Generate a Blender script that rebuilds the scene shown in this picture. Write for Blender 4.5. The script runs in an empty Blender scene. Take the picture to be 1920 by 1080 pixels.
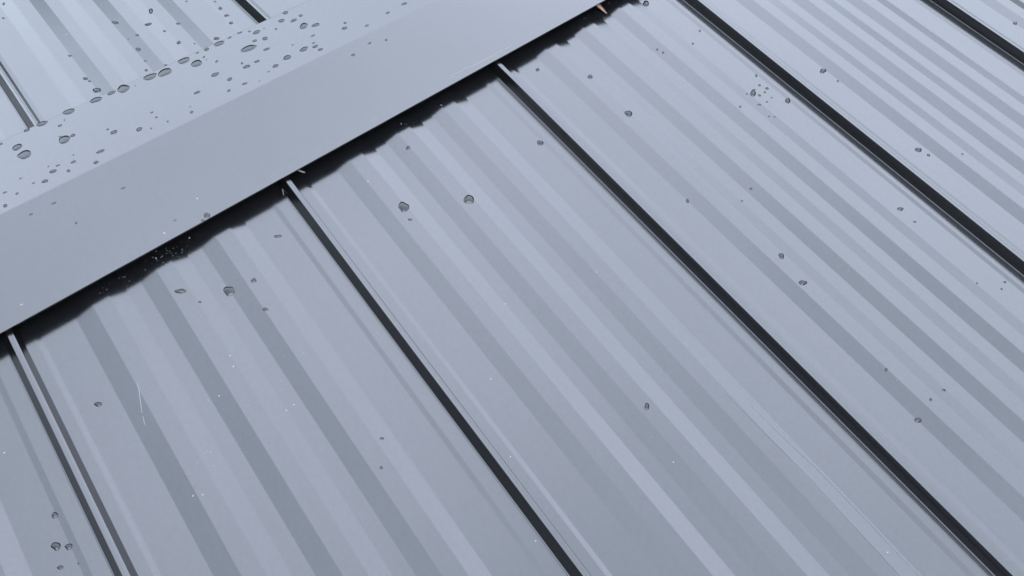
import bpy, bmesh, math, random
from mathutils import Matrix, Vector, noise

random.seed(7)
scene = bpy.context.scene
C = scene.collection

# ------------------------------------------------------------------ camera
cam_data = bpy.data.cameras.new('camera')
cam = bpy.data.objects.new('camera', cam_data)
C.objects.link(cam)
CR = [[0.7594362, -0.3382034, 0.5557654], [-0.6497981, -0.4362342, 0.6224646], [0.0319242, -0.8338574, -0.551056]]
CP = (0.227781, -1.239425, 1.293828)
M = Matrix.Identity(4)
for i in range(3):
    M[i][0] = CR[i][0]
    M[i][1] = -CR[i][1]
    M[i][2] = -CR[i][2]
    M[i][3] = CP[i]
cam.matrix_world = M
cam_data.sensor_width = 36.0
cam_data.lens = 2046.302 / 1920 * 36.0
cam_data.shift_x = -0.036424
cam_data.shift_y = -0.405446
cam_data.clip_start = 0.05
cam_data.clip_end = 3000
scene.camera = cam

# ------------------------------------------------------------------ sky and sun: bright overcast
SUN_EL, SUN_AZ = math.radians(52), math.radians(205)
world = bpy.data.worlds.new('World')
scene.world = world
world.use_nodes = True
nt = world.node_tree
nt.nodes.clear()
N = nt.nodes.new
out = N('ShaderNodeOutputWorld')
bg = N('ShaderNodeBackground')
bg.inputs['Strength'].default_value = 0.1
sky = N('ShaderNodeTexSky')
sky.sky_type = 'NISHITA'
sky.sun_disc = False
sky.sun_elevation = SUN_EL
sky.sun_rotation = SUN_AZ
sky.dust_density = 2.0
tc = N('ShaderNodeTexCoord')
sep = N('ShaderNodeSeparateXYZ')
nt.links.new(tc.outputs['Generated'], sep.inputs[0])
# overcast luminance: brighter overhead than at the horizon, broken by soft broad clouds
SKY_BASE, SKY_ZENITH, SKY_CLOUD, CLOUD_SCALE = -3.70, 6.90, 12.40, 1.39457
CLOUD_OFFSET = (-8.0677, 21.16, -2.5431)
mp = N('ShaderNodeVectorMath')
mp.operation = 'ADD'
mp.inputs[1].default_value = CLOUD_OFFSET
nt.links.new(tc.outputs['Generated'], mp.inputs[0])
cl = N('ShaderNodeTexNoise')
cl.inputs['Scale'].default_value = CLOUD_SCALE
cl.inputs['Detail'].default_value = 2.0
cl.inputs['Roughness'].default_value = 0.5
nt.links.new(mp.outputs[0], cl.inputs['Vector'])
zen = N('ShaderNodeMath')
zen.operation = 'MULTIPLY_ADD'
zen.inputs[1].default_value = SKY_ZENITH
zen.inputs[2].default_value = SKY_BASE
nt.links.new(sep.outputs['Z'], zen.inputs[0])
mul = N('ShaderNodeMath')
mul.operation = 'MULTIPLY_ADD'
mul.inputs[1].default_value = SKY_CLOUD
nt.links.new(cl.outputs['Fac'], mul.inputs[0])
nt.links.new(zen.outputs[0], mul.inputs[2])
mxx = N('ShaderNodeMath')
mxx.operation = 'MAXIMUM'
mxx.inputs[1].default_value = 2.0
nt.links.new(mul.outputs[0], mxx.inputs[0])
tint = N('ShaderNodeVectorMath')
tint.operation = 'SCALE'
# thicker cloud is bluer, the bright thin parts lean to lilac
tmix = N('ShaderNodeMix')
tmix.data_type = 'RGBA'
tmix.inputs['A'].default_value = (0.872, 1.0, 1.22, 1)
tmix.inputs['B'].default_value = (0.902, 1.0, 1.22, 1)
tfac = N('ShaderNodeMapRange')
tfac.inputs['From Min'].default_value = 6.5
tfac.inputs['From Max'].default_value = 10.0
nt.links.new(mxx.outputs[0], tfac.inputs['Value'])
nt.links.new(tfac.outputs[0], tmix.inputs['Factor'])
nt.links.new(tmix.outputs['Result'], tint.inputs[0])
nt.links.new(mxx.outputs[0], tint.inputs['Scale'])
mix = N('ShaderNodeMix')
mix.data_type = 'RGBA'
mix.inputs['Factor'].default_value = 0.96
nt.links.new(sky.outputs[0], mix.inputs['A'])
nt.links.new(tint.outputs[0], mix.inputs['B'])
nt.links.new(mix.outputs['Result'], bg.inputs['Color'])
nt.links.new(bg.outputs[0], out.inputs['Surface'])

sd = bpy.data.lights.new('sun', 'SUN')
sd.energy = 0.5
sd.angle = math.radians(50)
sd.color = (1.0, 0.97, 0.93)
sun = bpy.data.objects.new('sun', sd)
C.objects.link(sun)
d = Vector((math.sin(SUN_AZ) * math.cos(SUN_EL), math.cos(SUN_AZ) * math.cos(SUN_EL), math.sin(SUN_EL)))
sun.rotation_euler = d.to_track_quat('Z', 'Y').to_euler()
sun.location = (0, 0, 30)

scene.view_settings.view_transform = 'Standard'
scene.view_settings.look = 'None'
scene.view_settings.gamma = 1.0
scene.view_settings.exposure = 3.66

# ------------------------------------------------------------------ roof geometry
BETA = 0.09332      # pitch of both slopes
W = 0.40           # panel cover width
X0 = 0.27136          # first seam on the near slope
XF = 0.42388          # first seam on the far slope
CAP_L = 0.17052
CAP_H = 0.0285
CAP_B = 0.10852
CAP_F = 0.15529
SEAM_A, SEAM_H, SEAM_T, SEAM_B = 0.00547, 0.02093, 0.00712, 0.0072
cb, sb = math.cos(BETA), math.sin(BETA)
cc, sc = math.cos(CAP_B), math.sin(CAP_B)
edge_y = -(CAP_L * cb + CAP_H * sb)
edge_z = -CAP_L * sb + CAP_H * cb
zc = edge_z - edge_y * math.tan(CAP_B)
CAP_NL = -edge_y / cc          # length of the near face along its slope
CAP_FL = CAP_F / cc
FRAMES = {
    'P': (Vector((0, 0, 0)), Vector((0, -cb, -sb)), Vector((0, -sb, cb))),
    'F': (Vector((0, 0, 0)), Vector((0, cb, -sb)), Vector((0, sb, cb))),
    'N': (Vector((0, 0, zc)), Vector((0, -cc, -sc)), Vector((0, -sc, cc))),
    'U': (Vector((0, 0, zc)), Vector((0, cc, -sc)), Vector((0, sc, cc))),
}


def place(k, x, s, n=0.0):
    o, S, Nn = FRAMES[k]
    return o + Vector((x, 0, 0)) + S * s + Nn * n


# ------------------------------------------------------------------ materials
def new_mat(name):
    m = bpy.data.materials.new(name)
    m.use_nodes = True
    t = m.node_tree
    return m, t, t.nodes['Principled BSDF']


def paint_material():
    """near-black baked paint on steel, wet and a little dusty"""
    m, t, b = new_mat('black_paint')
    n = t.nodes.new
    L = t.links.new
    co = n('ShaderNodeTexCoord')
    big = n('ShaderNodeTexNoise')
    big.inputs['Scale'].default_value = 9
    big.inputs['Detail'].default_value = 5
    L(co.outputs['Object'], big.inputs['Vector'])
    fine = n('ShaderNodeTexNoise')
    fine.inputs['Scale'].default_value = 160
    fine.inputs['Detail'].default_value = 4
    fine.inputs['Roughness'].default_value = 0.65
    L(co.outputs['Object'], fine.inputs['Vector'])
    # roughness: dried film and smudges
    r1 = n('ShaderNodeMapRange')
    r1.inputs['From Min'].default_value = 0.3
    r1.inputs['From Max'].default_value = 0.7
    r1.inputs['To Min'].default_value = 0.15
    r1.inputs['To Max'].default_value = 0.19
    L(big.outputs['Fac'], r1.inputs['Value'])
    L(r1.outputs[0], b.inputs['Roughness'])
    # gloss variation (thin dirty film, finely mottled)
    add = n('ShaderNodeMath')
    add.operation = 'MULTIPLY_ADD'
    add.inputs[1].default_value = 0.35
    L(big.outputs['Fac'], add.inputs[0])
    L(fine.outputs['Fac'], add.inputs[2])
    s1 = n('ShaderNodeMapRange')
    s1.inputs['From Min'].default_value = 0.45
    s1.inputs['From Max'].default_value = 0.9
    s1.inputs['To Min'].default_value = 0.487
    s1.inputs['To Max'].default_value = 0.513
    # run-off streaks down the slope
    st = n('ShaderNodeMapping')
    st.inputs['Scale'].default_value = (140, 2.2, 2.2)
    L(co.outputs['Object'], st.inputs['Vector'])
    sn = n('ShaderNodeTexNoise')
    sn.inputs['Scale'].default_value = 1.0
    sn.inputs['Detail'].default_value = 3
    L(st.outputs[0], sn.inputs['Vector'])
    ad2 = n('ShaderNodeMath')
    ad2.operation = 'MULTIPLY_ADD'
    ad2.inputs[1].default_value = 0.45
    L(sn.outputs['Fac'], ad2.inputs[0])
    L(add.outputs[0], ad2.inputs[2])
    s1.inputs['From Min'].default_value = 0.62
    s1.inputs['From Max'].default_value = 1.16
    L(ad2.outputs[0], s1.inputs['Value'])
    L(s1.outputs[0], b.inputs['Specular IOR Level'])
    # colour: black with a trace of dust
    cr = n('ShaderNodeValToRGB')
    cr.color_ramp.elements[0].position = 0.35
    cr.color_ramp.elements[0].color = (0.0009, 0.0010, 0.0013, 1)
    cr.color_ramp.elements[1].position = 0.75
    cr.color_ramp.elements[1].color = (0.0015, 0.0016, 0.0018, 1)
    L(add.outputs[0], cr.inputs[0])
    L(cr.outputs[0], b.inputs['Base Color'])
    # faint oil-canning of the sheet and a whisper of orange peel
    wave = n('ShaderNodeTexNoise')
    wave.inputs['Scale'].default_value = 5
    wave.inputs['Detail'].default_value = 1
    L(co.outputs['Object'], wave.inputs['Vector'])
    bp1 = n('ShaderNodeBump')
    bp1.inputs['Strength'].default_value = 1.0
    bp1.inputs['Distance'].default_value = 0.0006
    L(wave.outputs['Fac'], bp1.inputs['Height'])
    bp2 = n('ShaderNodeBump')
    bp2.inputs['Strength'].default_value = 1.0
    bp2.inputs['Distance'].default_value = 0.000012
    L(fine.outputs['Fac'], bp2.inputs['Height'])
    L(bp1.outputs[0], bp2.inputs['Normal'])
    L(bp2.outputs[0], b.inputs['Normal'])
    b.inputs['IOR'].default_value = 1.43
    return m


PAINT = paint_material()


def water_material():
    m, t, b = new_mat('rain_water')
    b.inputs['Base Color'].default_value = (0.0015, 0.0017, 0.002, 1)
    b.inputs['Roughness'].default_value = 0.03
    b.inputs['IOR'].default_value = 1.28
    return m


def plain(name, col, rough=0.6, var=0.25, scale=900):
    m, t, b = new_mat(name)
    co = t.nodes.new('ShaderNodeTexCoord')
    nz = t.nodes.new('ShaderNodeTexNoise')
    nz.inputs['Scale'].default_value = scale
    t.links.new(co.outputs['Object'], nz.inputs['Vector'])
    r = t.nodes.new('ShaderNodeValToRGB')
    r.color_ramp.elements[0].position = 0.3
    r.color_ramp.elements[1].position = 0.7
    r.color_ramp.elements[0].color = tuple(c * (1 - var) for c in col) + (1,)
    r.color_ramp.elements[1].color = tuple(min(1, c * (1 + var)) for c in col) + (1,)
    t.links.new(nz.outputs['Fac'], r.inputs[0])
    t.links.new(r.outputs[0], b.inputs['Base Color'])
    b.inputs['Roughness'].default_value = rough
    return m


WATER = water_material()
DUST = plain('pale_dust', (0.075, 0.075, 0.08), 0.7)
SCRATCH = plain('bare_scratch', (0.016, 0.017, 0.019), 0.4)
FAINT = plain('painted_bend_highlight', (0.012, 0.0125, 0.014), 0.35)  # paler tone for the highlights painted along the rib bends
LEAF = plain('dry_leaf_brown', (0.085, 0.042, 0.03), 0.6)
TWIG = plain('grey_twig', (0.035, 0.032, 0.027), 0.8)
ADDED_HILLS = plain('added_hills_green', (0.035, 0.05, 0.025), 0.9, 0.5, 0.5)
GROUND = plain('ground_soil', (0.06, 0.07, 0.04), 0.95, 0.4, 0.8)


# ------------------------------------------------------------------ helpers
def link_mesh(name, verts, faces, mat, parent=None, smooth=True, angle=30):
    me = bpy.data.meshes.new(name)
    me.from_pydata([tuple(v) for v in verts], [], faces)
    me.materials.append(mat)
    if smooth:
        me.polygons.foreach_set('use_smooth', [True] * len(me.polygons))
        me.set_sharp_from_angle(angle=math.radians(angle))
    me.update()
    o = bpy.data.objects.new(name, me)
    C.objects.link(o)
    if parent:
        o.parent = parent
    return o


def tag(o, label, cat, group=None):
    o['label'] = label
    o['category'] = cat
    if group:
        o['group'] = group
    return o


def fillet(pts, r, seg=3):
    """round the inner corners of an open polyline"""
    res = [Vector(pts[0])]
    for i in range(1, len(pts) - 1):
        p0, p1, p2 = Vector(pts[i - 1]), Vector(pts[i]), Vector(pts[i + 1])
        a, b = (p0 - p1), (p2 - p1)
        t = min(r, a.length * 0.45, b.length * 0.45)
        A, B = p1 + a.normalized() * t, p1 + b.normalized() * t
        for k in range(seg + 1):
            u = k / seg
            res.append((1 - u) ** 2 * A + 2 * u * (1 - u) * p1 + u * u * B)
    res.append(Vector(pts[-1]))
    # support points so that the flats between the bends shade flat
    sup = []
    for p, q in zip(res, res[1:]):
        sup.append(p)
        ln = (q - p).length
        if ln > 3 * r:
            e = min(0.15 * ln, 0.6 * r)
            sup += [p.lerp(q, e / ln), p.lerp(q, 1 - e / ln)]
    sup.append(res[-1])
    return sup


def extrude_sheet(name, prof, rows, frame_pt, mat, parent, thick=None):
    """prof: list of (x, n); rows: list of s; frame_pt(x, s, n)"""
    verts, faces = [], []
    m = len(prof)
    for s in rows:
        for q in prof:
            verts.append(frame_pt(q[0], s, q[1]))
    for i in range(len(rows) - 1):
        for j in range(m - 1):
            a = i * m + j
            faces.append((a, a + 1, a + m + 1, a + m))
    o = link_mesh(name, verts, faces, mat, parent)
    return o


# ------------------------------------------------------------------ ground far below the roof
g = link_mesh('ground', [(-600, -600, -4.5), (600, -600, -4.5), (600, 600, -4.5), (-600, 600, -4.5)],
              [(0, 1, 2, 3)], GROUND, smooth=False)
g['kind'] = 'structure'

# wooded rise added all round, out of view, to darken low reflections in the metal
hv, hf = [], []
HN = 120
for i in range(HN):
    an = 2 * math.pi * i / HN
    top = 14.0 + 3.0 * noise.noise((math.cos(an) * 5, math.sin(an) * 5, 1.0)) + 2.0 * noise.noise((math.cos(an) * 22, math.sin(an) * 22, 4.0))
    for r, z in ((34, -4.4), (38, top * 0.7), (42, top), (70, top * 0.6)):
        hv.append((r * math.cos(an), r * math.sin(an), z))
for i in range(HN):
    for j in range(3):
        a, b = i * 4 + j, ((i + 1) % HN) * 4 + j
        hf.append((a, b, b + 1, a + 1))
h = link_mesh('added_wooded_hills', hv, hf, ADDED_HILLS, smooth=False)
h['kind'] = 'structure'

# ------------------------------------------------------------------ the roof
roof = bpy.data.objects.new('metal_roof', None)
C.objects.link(roof)
tag(roof, 'wet black standing seam metal roof with a raised ridge cap', 'roof')
roof['kind'] = 'thing'

RIB = 0.0040
FLT = 0.0011
# pressed profile of one panel, fractions of the cover width and height
PROFILE = [(0.0, FLT), (0.0825, FLT), (0.0985, 0.0),
           (0.211, 0.0), (0.270, RIB), (0.327, RIB), (0.382, 0.0),
           (0.4335, 0.0), (0.4915, RIB), (0.5485, RIB), (0.6035, 0.0),
           (0.655, 0.0), (0.712, RIB), (0.770, RIB), (0.825, 0.0),
           (0.9345, 0.0), (0.952, FLT), (1.0, FLT)]
MIRROR = [(1 - x, n) for x, n in reversed(PROFILE)]


def prof_height(prof, f):
    for (x0, n0), (x1, n1) in zip(prof, prof[1:]):
        if x0 <= f <= x1:
            return n0 + (n1 - n0) * (f - x0) / max(1e-9, x1 - x0)
    return 0.0


def make_panel(k, xs, s0, s1, prof):
    pts = [(x * W, n) for x, n in prof]
    fl = fillet(pts, 0.0005, 2)
    rows = [s0 + (s1 - s0) * i / 2 for i in range(3)]
    p = extrude_sheet('roof_panel', fl, rows, lambda x, s, n: place(k, xs + x, s, n), PAINT, roof)
    return p


def make_seam(k, xs, s0, s1, parent, mirror):
    A, B = (SEAM_A, SEAM_B) if not mirror else (SEAM_B, SEAM_A)
    # folded lock: side leg on a small rolled foot lip, flat top, other leg
    fl = fillet([(-0.0018, FLT + 0.0001), (-0.0016, FLT + 0.0007), (-0.0002, FLT + 0.0007), (A, SEAM_H), (A + SEAM_T * 0.62, SEAM_H),
                 (A + SEAM_T * 0.68, SEAM_H - 0.0003), (A + SEAM_T, SEAM_H - 0.0003), (A + SEAM_T + B, FLT + 0.0001)], 0.0006, 3)
    wob = random.uniform(0, 9)
    rows = [s0 + (s1 - s0) * (i / 24) for i in range(25)]

    def fp(x, s, n):
        w = 0.0005 * noise.noise((s * 3.0, wob, 0)) * (n / SEAM_H)
        return place(k, xs + x + w, s, n)
    o = extrude_sheet('standing_seam', fl, rows, fp, PAINT, parent)
    # close both ends
    me = o.data
    bm = bmesh.new()
    bm.from_mesh(me)
    bm.verts.ensure_lookup_table()
    m = len(fl)
    for base in (0, (len(rows) - 1) * m):
        cos = [bm.verts[base + j].co.copy() for j in range(m)]
        ends = [bm.verts.new(c) for c in cos]
        bm.verts.ensure_lookup_table()
        bm.faces.new(ends)
    bm.to_mesh(me)
    bm.free()
    return o


NEAR_END, FAR_END = 3.2, 3.2
for i in range(-5, 10):
    xs = X0 + i * W
    p = make_panel('P', xs, 0.03, NEAR_END, PROFILE)
    make_seam('P', xs, CAP_L - 0.018, NEAR_END + 0.004, p, False)
for i in range(-6, 9):
    xs = XF + i * W
    p = make_panel('F', xs, 0.03, FAR_END, MIRROR)
    make_seam('F', xs, CAP_F - 0.018, FAR_END + 0.004, p, False)

# ridge cap: bent sheet with hemmed edges
XA, XB = X0 - 5.1 * W, X0 + 10.2 * W
prof = []
TH = 0.0009


def yz(k, s, n):
    v = place(k, 0, s, n)
    return (v.y, v.z)


outer = [yz('N', CAP_NL - 0.012, -0.0030), yz('N', CAP_NL, -0.0028), yz('N', CAP_NL, 0.0), yz('N', 0.0, 0.0),
         yz('U', CAP_FL, 0.0), yz('U', CAP_FL, -0.0030), yz('U', CAP_FL - 0.012, -0.0032)]
fl = fillet(outer, 0.0004, 2)
# softer main bend
res = []
crease = Vector((0, zc))
body = [q for q in fl if (q - crease).length > 0.0020]
left = [q for q in body if q.x < 0]
right = [q for q in body if q.x > 0]
A = crease + (left[-1] - crease).normalized() * 0.0018
B = crease + (right[0] - crease).normalized() * 0.0018
mid = [(1 - u) ** 2 * A + 2 * u * (1 - u) * crease + u * u * B for u in [k / 6 for k in range(7)]]
prof = left + mid + right
joint_x = 0.328
verts, faces = [], []


def cap_piece(name, xa, xb, lift, pull):
    n = 30
    verts, faces = [], []
    m = len(prof)
    for i in range(n + 1):
        x = xa + (xb - xa) * i / n
        for q in prof:
            w = 0.0004 * noise.noise((x * 2.2, q.x * 6, 5.0))
            yy = q.x + (pull if q.x < -0.1 else 0)
            verts.append((x, yy, q.y + lift + w))
    for i in range(n):
        for j in range(m - 1):
            a = i * m + j
            faces.append((a, a + m, a + m + 1, a + 1))
    o = link_mesh(name, verts, faces, PAINT, roof)
    sol = o.modifiers.new('thickness', 'SOLIDIFY')
    sol.thickness = 0.0007
    sol.offset = -1
    return o


cap = cap_piece('ridge_cap', XA, XB, 0.0, 0.0)

# closures under both cap edges, set back, that shut the ridge off from the weather
for k, s in (('P', CAP_L - 0.085), ('F', CAP_F - 0.085)):
    v = []
    for x in (XA, XB):
        for ds, n in ((0, 0.0), (0, CAP_H - 0.004), (0.018, CAP_H - 0.004)):
            v.append(place(k, x, s + ds, n + 0.0022 if n == 0 else n))
    link_mesh('closure_strip', v, [(0, 1, 4, 3), (1, 2, 5, 4)], PAINT, roof, smooth=False)

# ------------------------------------------------------------------ raindrops: (surface, x, s, half length mm, half width mm, turn)
DROPS = [
    ('U',0.396,0.1006,9.49,8.95,2.09),
    ('U',0.393,0.1251,6.88,6.49,2.46),
    ('U',0.4523,0.0925,8.37,8.1,2),
    ('U',0.4652,0.0927,3.73,3.14,1.49),
    ('U',0.4495,0.1041,2.04,1.32,2.96),
    ('U',0.4581,0.1291,2.86,2.8,2.05),
    ('U',0.4679,0.137,1.86,0.99,1.44),
    ('U',0.4388,0.1531,7.76,5.12,2.97),
    ('U',0.416,0.1558,4.33,3.24,2.94),
    ('U',0.48,0.1526,8.17,6.46,2.98),
    ('U',0.5224,0.1509,8.09,6.72,3.02),
    ('F',0.5388,0.2035,7.58,4.55,2.13),
    ('F',0.5357,0.2456,4.6,3.08,1.82),
    ('F',0.5383,0.2347,2.84,1.91,1.8),
    ('U',0.5472,0.1505,6.33,4.08,3.01),
    ('U',0.5656,0.1476,9.68,8.99,1.17),
    ('U',0.61,0.1465,10.9,6.93,3.03),
    ('U',0.6325,0.1409,11.2,8.94,3.11),
    ('F',0.6203,0.197,3.29,2.29,1.69),
    ('U',0.6688,0.1484,9.71,7.26,3.1),
    ('U',0.6813,0.1264,9.16,8.09,-2.96),
    ('U',0.7102,0.1504,4.34,3.76,0.98),
    ('U',0.6948,0.1524,2.69,2.07,3.14),
    ('U',0.6978,0.134,2.41,2.16,-2.83),
    ('U',0.6975,0.1239,1.49,1.27,-3.03),
    ('U',0.7332,0.1506,7.98,6.41,-3.07),
    ('F',0.7488,0.2018,5.37,3.75,2.04),
    ('U',0.7538,0.1534,3.42,2.11,3.08),
    ('U',0.7729,0.1545,4.08,2.51,3.08),
    ('U',0.787,0.146,2.52,2.08,0.96),
    ('U',0.7949,0.1351,6.32,4.59,-3.12),
    ('U',0.7813,0.1152,4.04,2.83,3.12),
    ('U',0.7973,0.1088,4.93,4.13,0.92),
    ('U',0.7639,0.1036,12.57,7.57,3.06),
    ('U',0.7851,0.0803,5.24,3.11,3.05),
    ('U',0.7083,0.108,2.84,2.29,1.14),
    ('U',0.7372,0.0744,3.01,1.93,1.34),
    ('U',0.7387,0.0609,6.26,3.72,3.03),
    ('U',0.7577,0.0615,4.21,3.21,3.14),
    ('U',0.6911,0.0777,5.82,4.9,-3.09),
    ('U',0.7034,0.0502,4.1,3.7,-2.86),
    ('U',0.7162,0.023,4.36,2.56,3.01),
    ('U',0.6895,0.0248,3.1,2.48,1.18),
    ('U',0.6496,0.0557,4.79,3.27,3.03),
    ('U',0.7749,0.0294,4.64,4.12,-2.67),
    ('U',0.7594,0.024,1.83,1.64,-2.67),
    ('U',0.7997,0.0359,7.03,5.15,3.13),
    ('U',0.8232,0.0601,1.96,1.47,1.07),
    ('U',0.8314,0.0366,6.88,5.33,-3.08),
    ('U',0.8491,0.0297,4.49,3.78,-2.85),
    ('U',0.8513,0.0164,4.39,3.19,-3.13),
    ('U',0.8518,0.0404,2.56,2.11,-2.93),
    ('U',0.8614,0.059,3.83,2.22,3.07),
    ('U',0.8637,0.0948,8.13,6.6,0.88),
    ('U',0.8802,0.0827,7.15,4.18,3.08),
    ('U',0.8244,0.1203,2.53,2.09,0.9),
    ('U',0.8427,0.1352,5.32,4.46,-2.8),
    ('U',0.859,0.1212,5.54,3.68,3.13),
    ('U',0.8751,0.1252,3.66,3.02,-2.36),
    ('U',0.8595,0.1516,4.81,4.06,-2.66),
    ('U',0.8099,0.1361,1.61,1.32,-2.95),
    ('U',0.5764,0.0597,2.43,1.84,3),
    ('U',0.5772,0.0438,2.14,1.96,3.08),
    ('U',0.5861,0.0222,2.27,1.48,1.49),
    ('U',0.6231,0.0172,2.98,2.4,1.28),
    ('U',0.561,0.0249,1.84,1.45,2.98),
    ('U',0.5462,0.0355,4.41,4.15,1.35),
    ('U',0.5148,0.0561,4.92,4.06,2.95),
    ('U',0.5102,0.0691,2.07,1.95,2.92),
    ('U',0.4836,0.0284,5.36,3.3,2.94),
    ('U',0.47,0.0097,3.44,3.18,1.65),
    ('U',0.4453,0.034,3.46,2.78,2.87),
    ('U',0.4506,0.0489,1.71,0.95,1.45),
    ('U',0.4254,0.0425,2.95,1.86,2.92),
    ('U',0.4159,0.035,4.39,3.92,2.7),
    ('U',0.4333,0.0204,3.39,2.04,1.54),
    ('U',0.4002,0.0224,4.32,3.3,2.85),
    ('U',0.3863,0.03,2.15,1.65,2.84),
    ('U',0.3753,0.0531,2.17,1.37,2.91),
    ('U',0.4142,0.0499,1.62,1.19,1.52),
    ('U',0.3768,0.1495,2.49,2.3,2.64),
    ('U',0.627,0.0311,1.28,1.08,1.24),
    ('U',0.7373,0.0128,1.46,1.18,-3.12),
    ('U',0.5833,0.1411,1.38,1.09,1.31),
    ('N',0.4824,0.0565,2.9,1.45,2.97),
    ('F',0.5011,0.5677,3.97,2.25,1.56),
    ('F',0.4869,0.5241,3.23,1.9,1.61),
    ('F',0.5379,0.325,3.86,1.93,2.25),
    ('F',0.6326,0.3658,6.71,3.49,2.24),
    ('F',0.6487,0.3063,4.02,2.41,2.16),
    ('F',0.6329,0.2624,5.25,3.64,1.71),
    ('F',0.6759,0.3231,6.36,3.51,2.22),
    ('F',0.6943,0.3541,7.27,3.63,1.23),
    ('F',0.7154,0.2838,4.03,2.48,2.16),
    ('F',0.6929,0.2311,4.46,3.05,1.53),
    ('F',0.7932,0.2786,4.32,3.16,1.62),
    ('F',0.7921,0.2506,4.41,3.28,1.77),
    ('F',0.788,0.2252,4.11,2.92,2.02),
    ('F',0.7954,0.3049,2.63,1.94,1.78),
    ('F',0.7573,0.3431,2.67,1.92,1.77),
    ('F',0.6885,0.2807,3.03,2.14,1.71),
    ('F',0.6291,0.2225,2.65,1.75,2.04),
    ('F',0.7122,0.2093,2.17,1.42,1.42),
    ('F',0.6521,0.1917,3.82,2.25,2.19),
    ('F',0.6314,0.3025,1.85,1.28,1.78),
    ('U',0.3417,0.0119,3.38,2.67,1.66),
    ('U',0.3493,0.0395,2.82,1.79,2.89),
    ('U',0.3618,0.0251,2.24,2.02,1.98),
    ('U',1.0279,0.0287,5.2,2.87,3.09),
    ('U',0.9914,0.0261,3.6,2.51,-3.08),
    ('U',0.9446,0.0195,3.49,2.47,-3.1),
    ('U',0.9122,0.0397,4.62,3.84,-2.68),
    ('U',0.9209,0.0524,3.22,2.23,1.25),
    ('N',0.9241,0.021,2.92,2.07,-3.1),
    ('N',0.9508,0.0307,2.44,2.24,1.1),
    ('N',0.8875,0.0276,3.34,2.59,-3.02),
    ('N',0.3958,0.0247,3.17,1.58,2.96),
    ('N',0.3642,0.0243,2.41,1.55,2.93),
    ('N',0.408,0.0735,1.99,1.54,1.87),
    ('N',0.5567,0.1675,4.36,3.68,1.85),
    ('N',0.5484,0.1712,1.95,1.64,1.92),
    ('N',0.5177,0.1486,1.82,1.17,2.93),
    ('P',1.1382,0.21,3.28,2.98,2.94),
    ('P',1.199,0.2771,4.42,3.95,-2.96),
    ('P',1.1975,0.3746,6.9,5.27,-2.53),
    ('P',1.0421,0.3319,4.91,4.59,-2.95),
    ('P',0.8652,0.2184,3.11,2.9,1.18),
    ('P',1.3414,0.2981,2.63,1.87,-2.54),
    ('P',1.3445,0.3097,2.62,1.87,-2.54),
    ('P',1.4071,0.2022,7.9,5.41,-2.5),
    ('P',1.4395,0.31,3.15,1.58,-2.43),
    ('P',1.4057,0.3247,2.7,1.88,-2.58),
    ('P',1.4426,0.4439,3.2,1.84,-2.55),
    ('P',1.4302,0.462,2.7,2.13,-3.01),
    ('P',1.4354,0.4746,3.32,2.58,-2.94),
    ('P',1.4071,0.4674,7.44,4.52,-2.57),
    ('P',1.4126,0.4772,2.98,2.25,2.9),
    ('P',1.4258,0.478,2.53,1.78,-2.7),
    ('P',1.4158,0.4634,1.9,1.34,-2.68),
    ('P',1.4439,0.5143,6.23,4.01,-2.65),
    ('P',1.3955,0.4909,3.33,2,2.66),
    ('P',1.4123,0.4944,2.05,1.61,3.1),
    ('P',1.4265,0.4931,1.89,1.33,-2.71),
    ('P',1.3629,0.476,2.43,1.76,-2.68),
    ('P',1.3884,0.5184,1.88,1.46,-2.94),
    ('P',1.3967,0.5244,1.89,1.46,-2.95),
    ('P',1.3961,0.4624,2.05,1.63,3.12),
    ('P',1.5503,0.5071,6.39,4.74,-2.98),
    ('P',1.5532,0.5381,2.68,1.78,-2.76),
    ('P',1.5426,0.7143,5.99,4.04,2.89),
    ('P',1.5473,0.7311,3.27,2.29,-3.11),
    ('P',1.5927,0.7657,2.28,1.54,-3.06),
    ('P',1.2532,0.5974,2.32,1.85,3.06),
    ('P',1.957,0.6507,5.1,3.14,-2.98),
    ('P',0.48,0.2358,6.44,3.55,2.4),
    ('P',0.5328,0.2726,8.02,6.75,1.87),
    ('P',0.4933,0.2656,2.16,1.53,2.28),
    ('P',0.5657,0.2803,3.68,2.8,2.27),
    ('P',0.5575,0.328,3.9,1.95,2.44),
    ('P',0.6276,0.2358,4.64,2.32,2.47),
    ('P',0.7985,0.3043,7.97,7.45,1.27),
    ('P',0.8844,0.3515,8.07,6.84,0.91),
    ('P',0.7936,0.3282,3.13,1.82,2.48),
    ('P',1.1555,0.5522,3.96,2.06,-2.44),
    ('P',1.2249,0.6035,1.89,1.53,-3.04),
    ('P',1.1971,0.7059,4.85,3.74,-2.89),
    ('P',1.1883,0.7539,5.75,3.75,2.69),
    ('P',1.4172,0.7931,2.41,1.72,3.03),
    ('P',1.4185,0.7651,5.36,2.86,2.64),
    ('P',1.1775,0.9097,2.49,1.72,-2.85),
    ('P',1.4392,0.9387,2.34,1.56,2.97),
    ('P',1.4248,0.942,2.08,1.38,-3.05),
    ('P',1.4031,0.9137,1.81,1.22,-3.04),
    ('P',0.333,0.3153,4.34,2.91,2.24),
    ('P',0.2438,0.4089,3.93,2.86,1.97),
    ('P',0.2325,0.4415,5.52,3.67,2.19),
    ('P',0.2434,0.4507,4.3,2.88,2.18),
    ('P',0.228,0.4656,3.53,1.84,2.35),
    ('P',0.2449,0.4741,1.3,0.96,1.89),
    ('P',0.8793,0.7432,4.58,2.79,-2.42),
    ('P',0.5868,0.5669,2.32,1.62,2.41),
    ('P',0.5666,0.5964,1.95,1.55,2.34),
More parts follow.
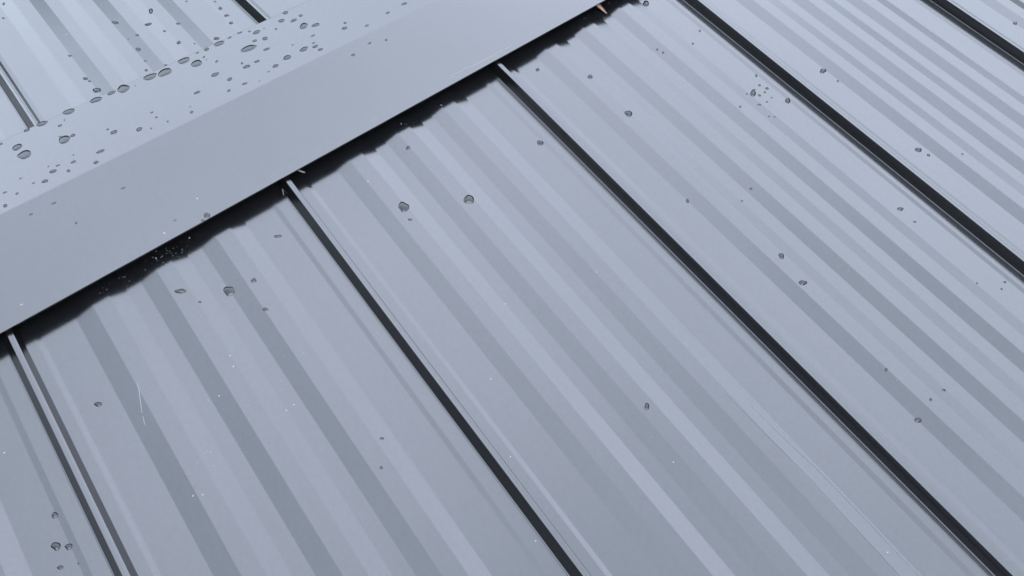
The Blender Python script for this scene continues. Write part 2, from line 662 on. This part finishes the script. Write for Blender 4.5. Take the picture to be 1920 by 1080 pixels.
    ('P',1.1914,0.9724,2.44,1.65,-2.9),
    ('P',1.2196,0.9758,2.77,1.75,2.75),
    ('P',1.1562,0.9775,4.94,3.04,2.7),
]


def surface_height(k, x):
    if k == 'P':
        return prof_height(PROFILE, ((x - X0) / W) % 1.0)
    if k == 'F':
        return prof_height(MIRROR, ((x - XF) / W) % 1.0)
    return 0.0


def drop_mesh(a, b, rnd, irr, flat):
    seg, rings = (24, 8) if max(a, b) > 0.003 else (14, 6)
    ph = [rnd.uniform(0, 6.28) for _ in range(4)]
    am = [irr * rnd.uniform(0.3, 1) / (j + 1.3) for j in range(4)]
    h = min((0.34 if flat else 0.40) * (a * b) ** 0.5, 0.0014 if flat else 0.0026)
    verts, faces = [(0, 0, h)], []
    for r in range(1, rings + 1):
        t = math.sin(r / rings * math.pi / 2) ** 0.8
        z = h * (1 - t ** (3.0 if flat else 2.4)) if r < rings else -0.0001
        for s in range(seg):
            an = 2 * math.pi * s / seg
            out = 1 + sum(am[j] * math.cos((j + 2) * an + ph[j]) for j in range(4))
            verts.append((a * t * out * math.cos(an), b * t * out * math.sin(an), z))
    for s in range(seg):
        faces.append((0, 1 + s, 1 + (s + 1) % seg))
    for r in range(rings - 1):
        for s in range(seg):
            p = 1 + r * seg + s
            q = 1 + r * seg + (s + 1) % seg
            faces.append((p, p + seg, q + seg, q))
    return verts, faces


ORD = ['largest', 'second largest', 'third largest', 'fourth largest', 'fifth largest', 'sixth largest', 'seventh largest',
       'eighth largest', 'ninth largest', 'tenth largest', 'eleventh largest', 'twelfth largest']


def drop_place(k, x, s):
    if k == 'U':
        if s > CAP_FL - 0.012:
            return 'edge', 'along the back edge of the ridge cap', 10
        return 'far', 'on the pale back face of the ridge cap', 12
    if k == 'N':
        return 'near', 'on the darker front face of the ridge cap', 3
    if k == 'F':
        i = int((x - XF) // W)
        if i == 0:
            return 'back0', 'on the panel behind the ridge cap, top left', 6
        return 'back1', 'on the back panel beside the top left corner', 1
    i = int((x - X0) // W)
    names = {-1: 'on the leftmost panel, bottom left corner',
             0: 'on the front panel between the first and second seams',
             1: 'on the front panel between the second and third seams',
             2: 'on the front panel between the third and fourth seams',
             3: 'on the front panel between the fourth and fifth seams',
             4: 'on the rightmost front panel, top right corner'}
    return 'front%d' % i, names[i], 4


rnd = random.Random(21)
made = {}
for k, x, s, a, b, turn in DROPS:
    a, b = a * 0.00108, b * 0.00108
    if k == 'U':
        s = min(s, CAP_FL - 0.002)
    irr = 0.13 if k in 'UN' else 0.2
    v, f = drop_mesh(a, b, rnd, irr, k in 'UN')
    o_, S, Nn = FRAMES[k]
    P = place(k, x, s, surface_height(k, x))
    slope = (surface_height(k, x + 0.0015) - surface_height(k, x - 0.0015)) / 0.003
    ax = Vector((1, 0, 0)) + Nn * slope
    ax.normalize()
    Nn = ax.cross(Nn.cross(Vector((1, 0, 0)))).normalized()
    ob = link_mesh('raindrop', v, f, WATER, angle=80)
    mw = Matrix.Identity(4)
    X = ax
    Yv = Nn.cross(X)
    rot = Matrix.Rotation(turn, 3, 'Z')
    basis = Matrix((X, Yv, Nn)).transposed() @ rot
    for r in range(3):
        for c in range(3):
            mw[r][c] = basis[r][c]
        mw[r][3] = P[r]
    ob.matrix_world = mw
    key, txt, keep = drop_place(k, x, s)
    made.setdefault(key, []).append((a * b, ob, txt, keep))


def picture_xy(v):
    q = Vector(v) - Vector(CP)
    c = [sum(CR[r][i] * q[r] for r in range(3)) for i in range(3)]
    return Vector((c[0] / c[2], c[1] / c[2]))


SHORT = {'edge': "the cap's back edge", 'far': "the cap's pale back face", 'near': "the cap's darker front face",
         'back0': 'the panel behind the cap', 'back1': 'the back panel', 'front-1': 'the leftmost panel',
         'front0': 'the first full front panel', 'front1': 'the second full front panel',
         'front2': 'the third full front panel', 'front3': 'the fourth front panel', 'front4': 'the rightmost panel'}
NTH = ['', 'second ', 'third ', 'fourth ', 'fifth ', 'sixth ', 'seventh ', 'eighth ', 'ninth ', 'tenth ', 'eleventh ', 'twelfth ', 'thirteenth ',
       'fourteenth ', 'fifteenth ', 'sixteenth ']
for key, lst in made.items():
    lst.sort(key=lambda q: -q[0])
    refs, rest = [], {}
    for i, (ar, ob, txt, keep) in enumerate(lst):
        p = picture_xy(ob.matrix_world.translation)
        if len(lst) == 1:
            tag(ob, 'single raindrop ' + txt, 'raindrop', 'raindrops ' + txt)
        elif i < keep:
            refs.append((p, ORD[i]))
            tag(ob, ORD[i] + ' raindrop ' + txt, 'raindrop', 'raindrops ' + txt)
        else:
            r = min(refs, key=lambda q: (q[0] - p).length)
            dv = p - r[0]
            side = ('right of' if dv.x > 0 else 'left of') if abs(dv.x) > abs(dv.y) else ('below' if dv.y > 0 else 'above')
            rest.setdefault((side, r[1]), []).append((dv.length, ob, txt))
    for (side, ref), got in rest.items():
        got.sort(key=lambda q: q[0])
        for i, (dl, ob, txt) in enumerate(got):
            near = 'closest ' if i == 0 and len(got) > 1 else (NTH[i] + 'closest ' if i else '')
            tag(ob, 'small raindrop %s%s the %s on %s' % (near, side, ref, SHORT[key]), 'raindrop', 'raindrops ' + txt)

# ------------------------------------------------------------------ litter, dust, scratches and painted bend highlights
def ribbon(name, k, pts, width, n, mat, parent=None):
    verts, faces = [], []
    m = len(pts)
    for i, (x, s) in enumerate(pts):
        a = pts[max(0, i - 1)]
        b = pts[min(m - 1, i + 1)]
        t = Vector((b[0] - a[0], b[1] - a[1])).normalized()
        w = width * (0.25 + 0.75 * math.sin(math.pi * (i + 0.6) / (m + 0.2)))
        h = surface_height(k, x) + n
        for sg in (-1, 1):
            verts.append(place(k, x - t.y * w * sg, s + t.x * w * sg, h))
    for i in range(m - 1):
        faces.append((2 * i, 2 * i + 1, 2 * i + 3, 2 * i + 2))
    return link_mesh(name, verts, faces, mat, parent, smooth=False)


panel_objs = [o for o in roof.children if o.name.startswith('roof_panel')]
P0 = panel_objs[5]
ribbon('scratch_or_bend_highlight', 'P', [(0.3817, 0.3202), (0.3790, 0.332), (0.3745, 0.346), (0.3702, 0.360)], 0.0005, 0.0002, SCRATCH, P0)
ribbon('scratch_or_bend_highlight', 'P', [(0.3695, 0.364), (0.3680, 0.370), (0.3670, 0.376)], 0.0004, 0.0002, SCRATCH, P0)
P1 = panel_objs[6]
ribbon('scratch_or_bend_highlight', 'P', [(0.9919, 0.8256), (0.9942, 0.8815), (0.9985, 0.9335), (0.9995, 1.0136), (0.9983, 1.0871)], 0.00025, 0.0006, FAINT, P1)  # pale strip painted as the highlight on a rib bend
ribbon('scratch_or_bend_highlight', 'P', [(0.9758, 0.7953), (0.9775, 0.8686), (0.9811, 0.9362), (0.9796, 1.0041), (0.9788, 1.0702)], 0.00025, 0.0006, FAINT, P1)  # second painted highlight, on the neighbouring bend
ribbon('scratch_or_bend_highlight', 'N', [(0.9829, 0.1569), (1.016, 0.1592), (1.0502, 0.1619), (1.085, 0.1622), (1.119, 0.1626)], 0.0005, 0.0002, SCRATCH, cap)
ribbon('scratch_or_bend_highlight', 'N', [(0.9829, 0.1569), (0.988, 0.162), (0.9938, 0.1680)], 0.0004, 0.0002, SCRATCH, cap)


def rod(name, k, a, b, r0, r1, mat, bend=0.0):
    """tapered little stick between two surface points (x, s, n)"""
    A, B = place(k, *a), place(k, *b)
    ax = (B - A).normalized()
    u = ax.orthogonal().normalized()
    w = ax.cross(u)
    verts, faces = [], []
    seg, n = 7, 6
    for i in range(n + 1):
        t = i / n
        c = A.lerp(B, t) + u * bend * math.sin(math.pi * t)
        r = (r0 + (r1 - r0) * t) * (0.35 if i in (0, n) else 1) * (1 + 0.25 * noise.noise((i * 1.3, a[0] * 9, 2)))
        for j in range(seg):
            an = 2 * math.pi * j / seg
            verts.append(c + u * r * math.cos(an) + w * r * math.sin(an))
    for i in range(n):
        for j in range(seg):
            p, q = i * seg + j, i * seg + (j + 1) % seg
            faces.append((p, q, q + seg, p + seg))
    faces.append(tuple(range(seg - 1, -1, -1)))
    faces.append(tuple(n * seg + j for j in range(seg)))
    return link_mesh(name, verts, faces, mat, angle=60)


# dry brown leaf tip poking out from under the cap
lv, lf = [], []
n = 8
for i in range(n + 1):
    t = i / n
    x, s = 1.3225 + 0.004 * t, 0.1520 + 0.0295 * t
    w = 0.0052 * (1 - t) ** 0.8 + 0.0004
    for j in (-1, 0, 1):
        lv.append(place('P', x + j * w, s, 0.012 - 0.009 * t + (0.0014 if j == 0 else 0)))
for i in range(n):
    for j in range(2):
        p = i * 3 + j
        lf.append((p, p + 1, p + 4, p + 3))
lo = link_mesh('dry_leaf', lv, lf, LEAF)
so = lo.modifiers.new('thickness', 'SOLIDIFY')
so.thickness = 0.0004
tag(lo, 'dry reddish brown leaf tip poking out from under the ridge cap', 'leaf')

t = rod('plant_debris', 'P', (0.7005, 0.1620, 0.021), (0.7095, 0.1735, 0.016), 0.0016, 0.0011, TWIG, 0.001)
tag(t, 'crumb of grey plant debris at the top of the second seam', 'debris')
t = rod('twig', 'P', (0.6725, 0.1700, 0.004), (0.6680, 0.1810, 0.002), 0.0009, 0.0006, TWIG)
tag(t, 'tiny grey twig in the dark gap left of the second seam', 'twig')
t = rod('twig', 'P', (0.2920, 0.1500, 0.010), (0.3080, 0.1535, 0.010), 0.0008, 0.0005, DUST)
tag(t, 'tiny pale twig in the dark gap above the first seam', 'twig')
t = rod('twig', 'P', (0.5700, 0.1745, 0.003), (0.5770, 0.1770, 0.003), 0.0008, 0.0006, DUST)
tag(t, 'tiny pale twig in the dark gap between first and second seams', 'twig')

# pale dust specks, far too small and many to tell apart: one object
SPECKS = [('N', 0.4970, 0.1590, 1.5), ('N', 0.3057, 0.1500, 1.5), ('N', 0.5587, 0.1338, 1.5), ('P', 0.7809, 0.2346, 1.1), ('P', 0.6897, 0.4966, 1.1), ('P', 0.9578, 0.5589, 1.1), ('P', 0.8240, 0.5170, 1.1), ('P', 0.7417, 0.5890, 1.1), ('P', 0.7003, 0.6822, 1.1), ('P', 0.6637, 0.7753, 1.1), ('P', 0.8575, 0.8137, 1.1), ('P', 0.9884, 1.0479, 1.1), ('P', 0.4898, 0.3586, 1.1), ('P', 0.3851, 0.4932, 1.1), ('P', 0.3758, 0.4874, 1.1), ('P', 0.5231, 0.4629, 1.1), ('P', 0.5124, 0.4632, 1.1), ('P', 0.5271, 0.1641, 1.1), ('P', 0.4756, 0.1692, 1.1), ('P', 0.8831, 0.1728, 1.1), ('P', 0.9573, 0.1791, 1.1), ('P', 1.3302, 0.1638, 1.1), ('F', 0.5557, 0.3948, 1.1), ('P', 0.4548, 0.3964, 1.1), ('P', 0.4863, 0.3740, 1.1), ('P', 0.2236, 0.3046, 1.1)]
for c0, c1, num, sp in ((0.487, 0.1715, 34, 0.02), (0.42, 0.1730, 14, 0.015), (1.30, 0.172, 16, 0.03), (0.86, 0.176, 10, 0.05), (0.40, 0.46, 10, 0.02),
                        (0.5, 0.42, 12, 0.03)):
    for _ in range(num):
        SPECKS.append(('P', c0 + rnd.gauss(0, sp), c1 + rnd.gauss(0, sp * 0.4), rnd.uniform(0.25, 0.6)))
for _ in range(170):
    SPECKS.append(('P', rnd.uniform(0.1, 2.0), rnd.uniform(0.2, 1.15), rnd.uniform(0.18, 0.46)))
for _ in range(40):
    SPECKS.append((rnd.choice('NU'), rnd.uniform(0.2, 1.3), rnd.uniform(0.01, 0.15), rnd.uniform(0.15, 0.3)))
sv, sf = [], []
for k, x, s, r in SPECKS:
    r = r / 1000
    b0 = len(sv)
    h = surface_height(k, x)
    e = rnd.uniform(0.7, 1.5)
    for j in range(5):
        an = 6.283 * j / 5 + rnd.uniform(-0.3, 0.3)
        sv.append(place(k, x + r * e * math.cos(an), s + r / e * math.sin(an), h))
    sv.append(place(k, x, s, h + r * 0.7))
    for j in range(5):
        sf.append((b0 + j, b0 + (j + 1) % 5, b0 + 5))
sp = link_mesh('dust_specks', sv, sf, DUST, smooth=False)
sp['kind'] = 'stuff'
tag(sp, 'pale dust specks scattered over the black roof', 'dust')
